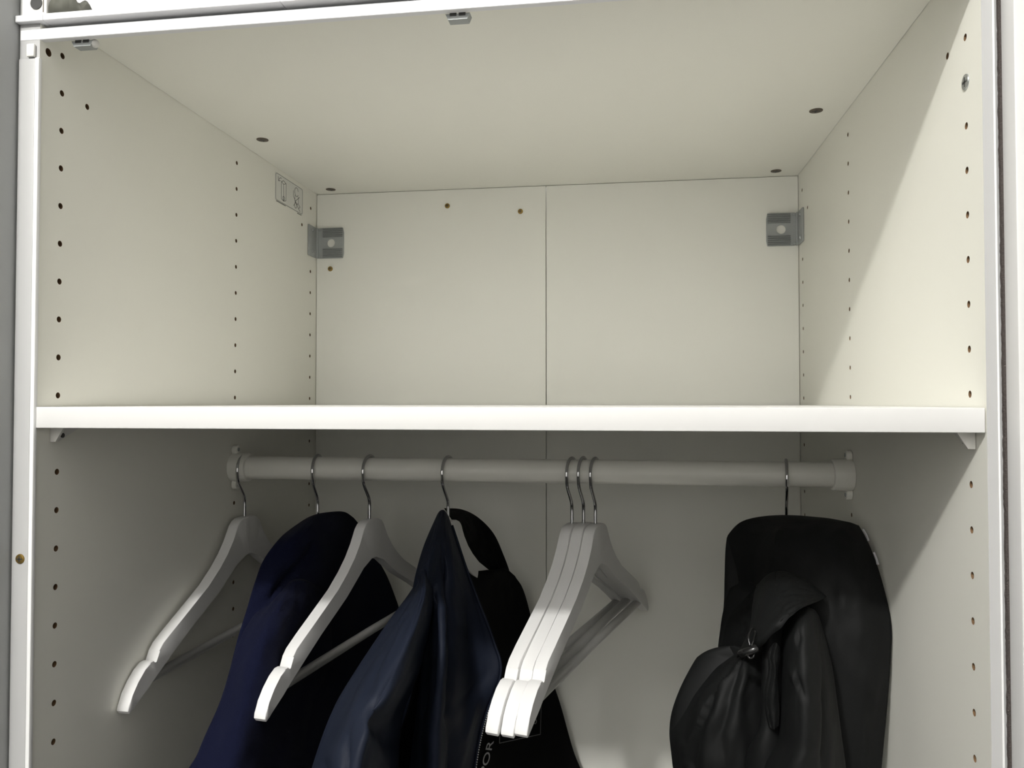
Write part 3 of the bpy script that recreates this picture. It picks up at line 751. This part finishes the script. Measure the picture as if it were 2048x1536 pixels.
o, _ = cloth('collar', 'jacket_collar', M['lining'], None, 0.012, SIDE2, nu=60, nv=24, wr=0.0015, seed=7); gp(o, pj)
# zip along the free edge of the front panel
edge = [front[i][-1] for i in range(len(front))]
bm = bmesh.new(); add_tube(bm, [p + Vector((0.001, -0.001, 0)) for p in edge[4:]], 0.0014, 8)
z = gp(from_bm('zip_tape', bm, M['nylon'], None, smooth=True), pj)
bm = bmesh.new()
for i in range(60, 88):
    for f in (0.0, 0.5):
        a = edge[i].lerp(edge[i + 1], f) + Vector((0.0026, -0.0026, 0))
        add_box(bm, a.x - 0.0005, a.x + 0.0005, a.y - 0.0005, a.y + 0.0005, a.z - 0.0005, a.z + 0.0005)
zt = from_bm('zip_teeth', bm, M['print_white']); zt.parent = z; zt['kind'] = 'stuff'

def text_mesh(name, body, size, m):
    cu = bpy.data.curves.new(name, 'FONT'); cu.body = body; cu.size = size; cu.extrude = 0.00015
    cu.align_x = 'CENTER'; cu.align_y = 'CENTER'
    tmp = bpy.data.objects.new('tmp', cu); col.objects.link(tmp)
    dg = bpy.context.evaluated_depsgraph_get()
    me = bpy.data.meshes.new_from_object(tmp.evaluated_get(dg))
    bpy.data.objects.remove(tmp)
    me.materials.clear(); me.materials.append(m)
    return link(name, me)
def on_sheet(grid, target, turn=0.0, lift=0.0018):
    """frame lying on the cloth at the grid point nearest the target"""
    target = Vector(target)
    _, i, j = min(((grid[i][j] - target).length, i, j) for i in range(3, len(grid) - 3) for j in range(3, len(grid[0]) - 3))
    r = (grid[i][j + 3] - grid[i][j - 3]).normalized()
    d = (grid[i + 3][j] - grid[i - 3][j]).normalized()
    n = r.cross(-d).normalized()
    if n.y > 0: n = -n
    u = n.cross(r).normalized()
    c, s_ = math.cos(turn), math.sin(turn)
    r2, u2 = r * c + u * s_, u * c - r * s_
    p = target + n * ((grid[i][j] - target).dot(n) + lift)
    return Matrix(((r2.x, u2.x, n.x, p.x), (r2.y, u2.y, n.y, p.y), (r2.z, u2.z, n.z, p.z), (0, 0, 0, 1)))
def gpm(o, t, mtx):
    o.parent = t
    o.matrix_local = Matrix.Translation(-Vector(t.location)) @ mtx
    return o
# printed box with letters, and letters running up the inner facing
bm = bmesh.new()
bw, bh, ln = 0.042, 0.019, 0.0010
for x0, x1, y0, y1 in ((-bw, bw, -bh, -bh + ln), (-bw, bw, bh - ln, bh), (-bw, -bw + ln, -bh, bh), (bw - ln, bw, -bh, bh)):
    add_box(bm, x0, x1, y0, y1, 0, 0.0003)
bmesh.ops.remove_doubles(bm, verts=bm.verts, dist=1e-6)
LAB = on_sheet(back, (0.3470, 0.462, -0.4325), 0.03, 0.007)
lb = gpm(from_bm('label_outline', bm, M['print_grey']), pj, LAB)
lt = text_mesh('label_print', 'SS', 0.0165, M['print_grey']); lt.parent = lb; lt.location = (0.0262, 0.0010, 0)
st2 = text_mesh('facing_print', 'SPOR', 0.0215, M['print_white']); gpm(st2, pj, on_sheet(back, (0.2899, 0.42, -0.4630), math.pi / 2 - 0.06))

# black jacket
OUT = (-0.45, 0.9, 0)
bj = garment('black_jacket', 'black outdoor jacket with hood and drawcord hanging beside the side panel', 'jacket', (0.645, YR, -0.6))
o, _ = cloth('body', 'black_body', M['black'], None, 0.11, OUT, drop=0.62, wr=0.0022, seed=11, pleat=0.0012, pf=2.0); gp(o, bj)
o, _ = cloth('hood', 'black_layer', M['black'], None, 0.05, OUT, wr=0.002, seed=12, nu=40, nv=36); gp(o, bj)
o, _ = cloth('hood_flap', 'black_flap', M['black'], None, 0.012, OUT, wr=0.0012, seed=13, nu=50, nv=50); hf = gp(o, bj)
o, _ = cloth('quilted_front', 'black_lobe', M['black'], None, 0.05, OUT, drop=0.62, wr=0.0028, seed=14, nu=64, nv=48, wf=(12, 8), pleat=0.002, pf=3.0); gp(o, bj)
o, _ = cloth('sleeve', 'black_sleeve', M['black'], None, 0.045, OUT, drop=0.62, wr=0.0014, wf=(12, 4), seed=15, nu=80, nv=50,
             creases=((0.34, 0.25, 0.46, 0.5, 0.03, 0.0028), (0.24, 0.15, 0.2, 0.6, 0.03, 0.002), (0.2, 0.85, 0.9, 0.72, 0.04, 0.005))); gp(o, bj)
o, _ = cloth('storm_strap', 'black_strap', M['black'], None, 0.006, OUT, wr=0.001, seed=16, nu=40, nv=14); gp(o, bj)
bm = bmesh.new()
add_tube(bm, catmull([(0.5752, 0.1120, -0.2115), (0.5746, 0.1160, -0.2056), (0.5784, 0.1220, -0.1999), (0.5814, 0.1230, -0.2026), (0.5791, 0.1160, -0.2066), (0.5764, 0.1120, -0.2114)], 40), 0.0009, 8)
add_tube(bm, catmull([(0.5724, 0.1100, -0.2177), (0.5740, 0.1070, -0.2200), (0.5770, 0.1080, -0.2194), (0.5785, 0.1100, -0.2153)], 24), 0.0010, 8)
cd = gp(from_bm('drawcord', bm, M['blackp'], None, smooth=True), bj)
bm = bmesh.new(); add_tube(bm, catmull([(0.5686, 0.1180, -0.2204), (0.5724, 0.1100, -0.2160), (0.5770, 0.1080, -0.2135), (0.5800, 0.1090, -0.2120)], 20), 0.0034, 14)
tg = from_bm('cord_lock', bm, M['blackp'], None, smooth=True); tg.parent = cd
for a, b in (((0.7035, 0.2440, -0.1310), (0.7075, 0.2400, -0.1420)), ((0.7060, 0.2190, -0.1490), (0.7085, 0.2150, -0.1600))):
    a, b = Vector(a), Vector(b)
    bm = bmesh.new(); add_tube(bm, catmull([a, a.lerp(b, 0.5) + Vector((0.0006, 0, 0)), b], 8), 0.0012, 8)
    gp(from_bm('reflective_tag', bm, M['print_white'], None, smooth=True), bj)

# ---------------------------------------------------------------- lift everything onto the floor
for o in list(scene.objects):
    if o.parent is None: o.location.z += ZF
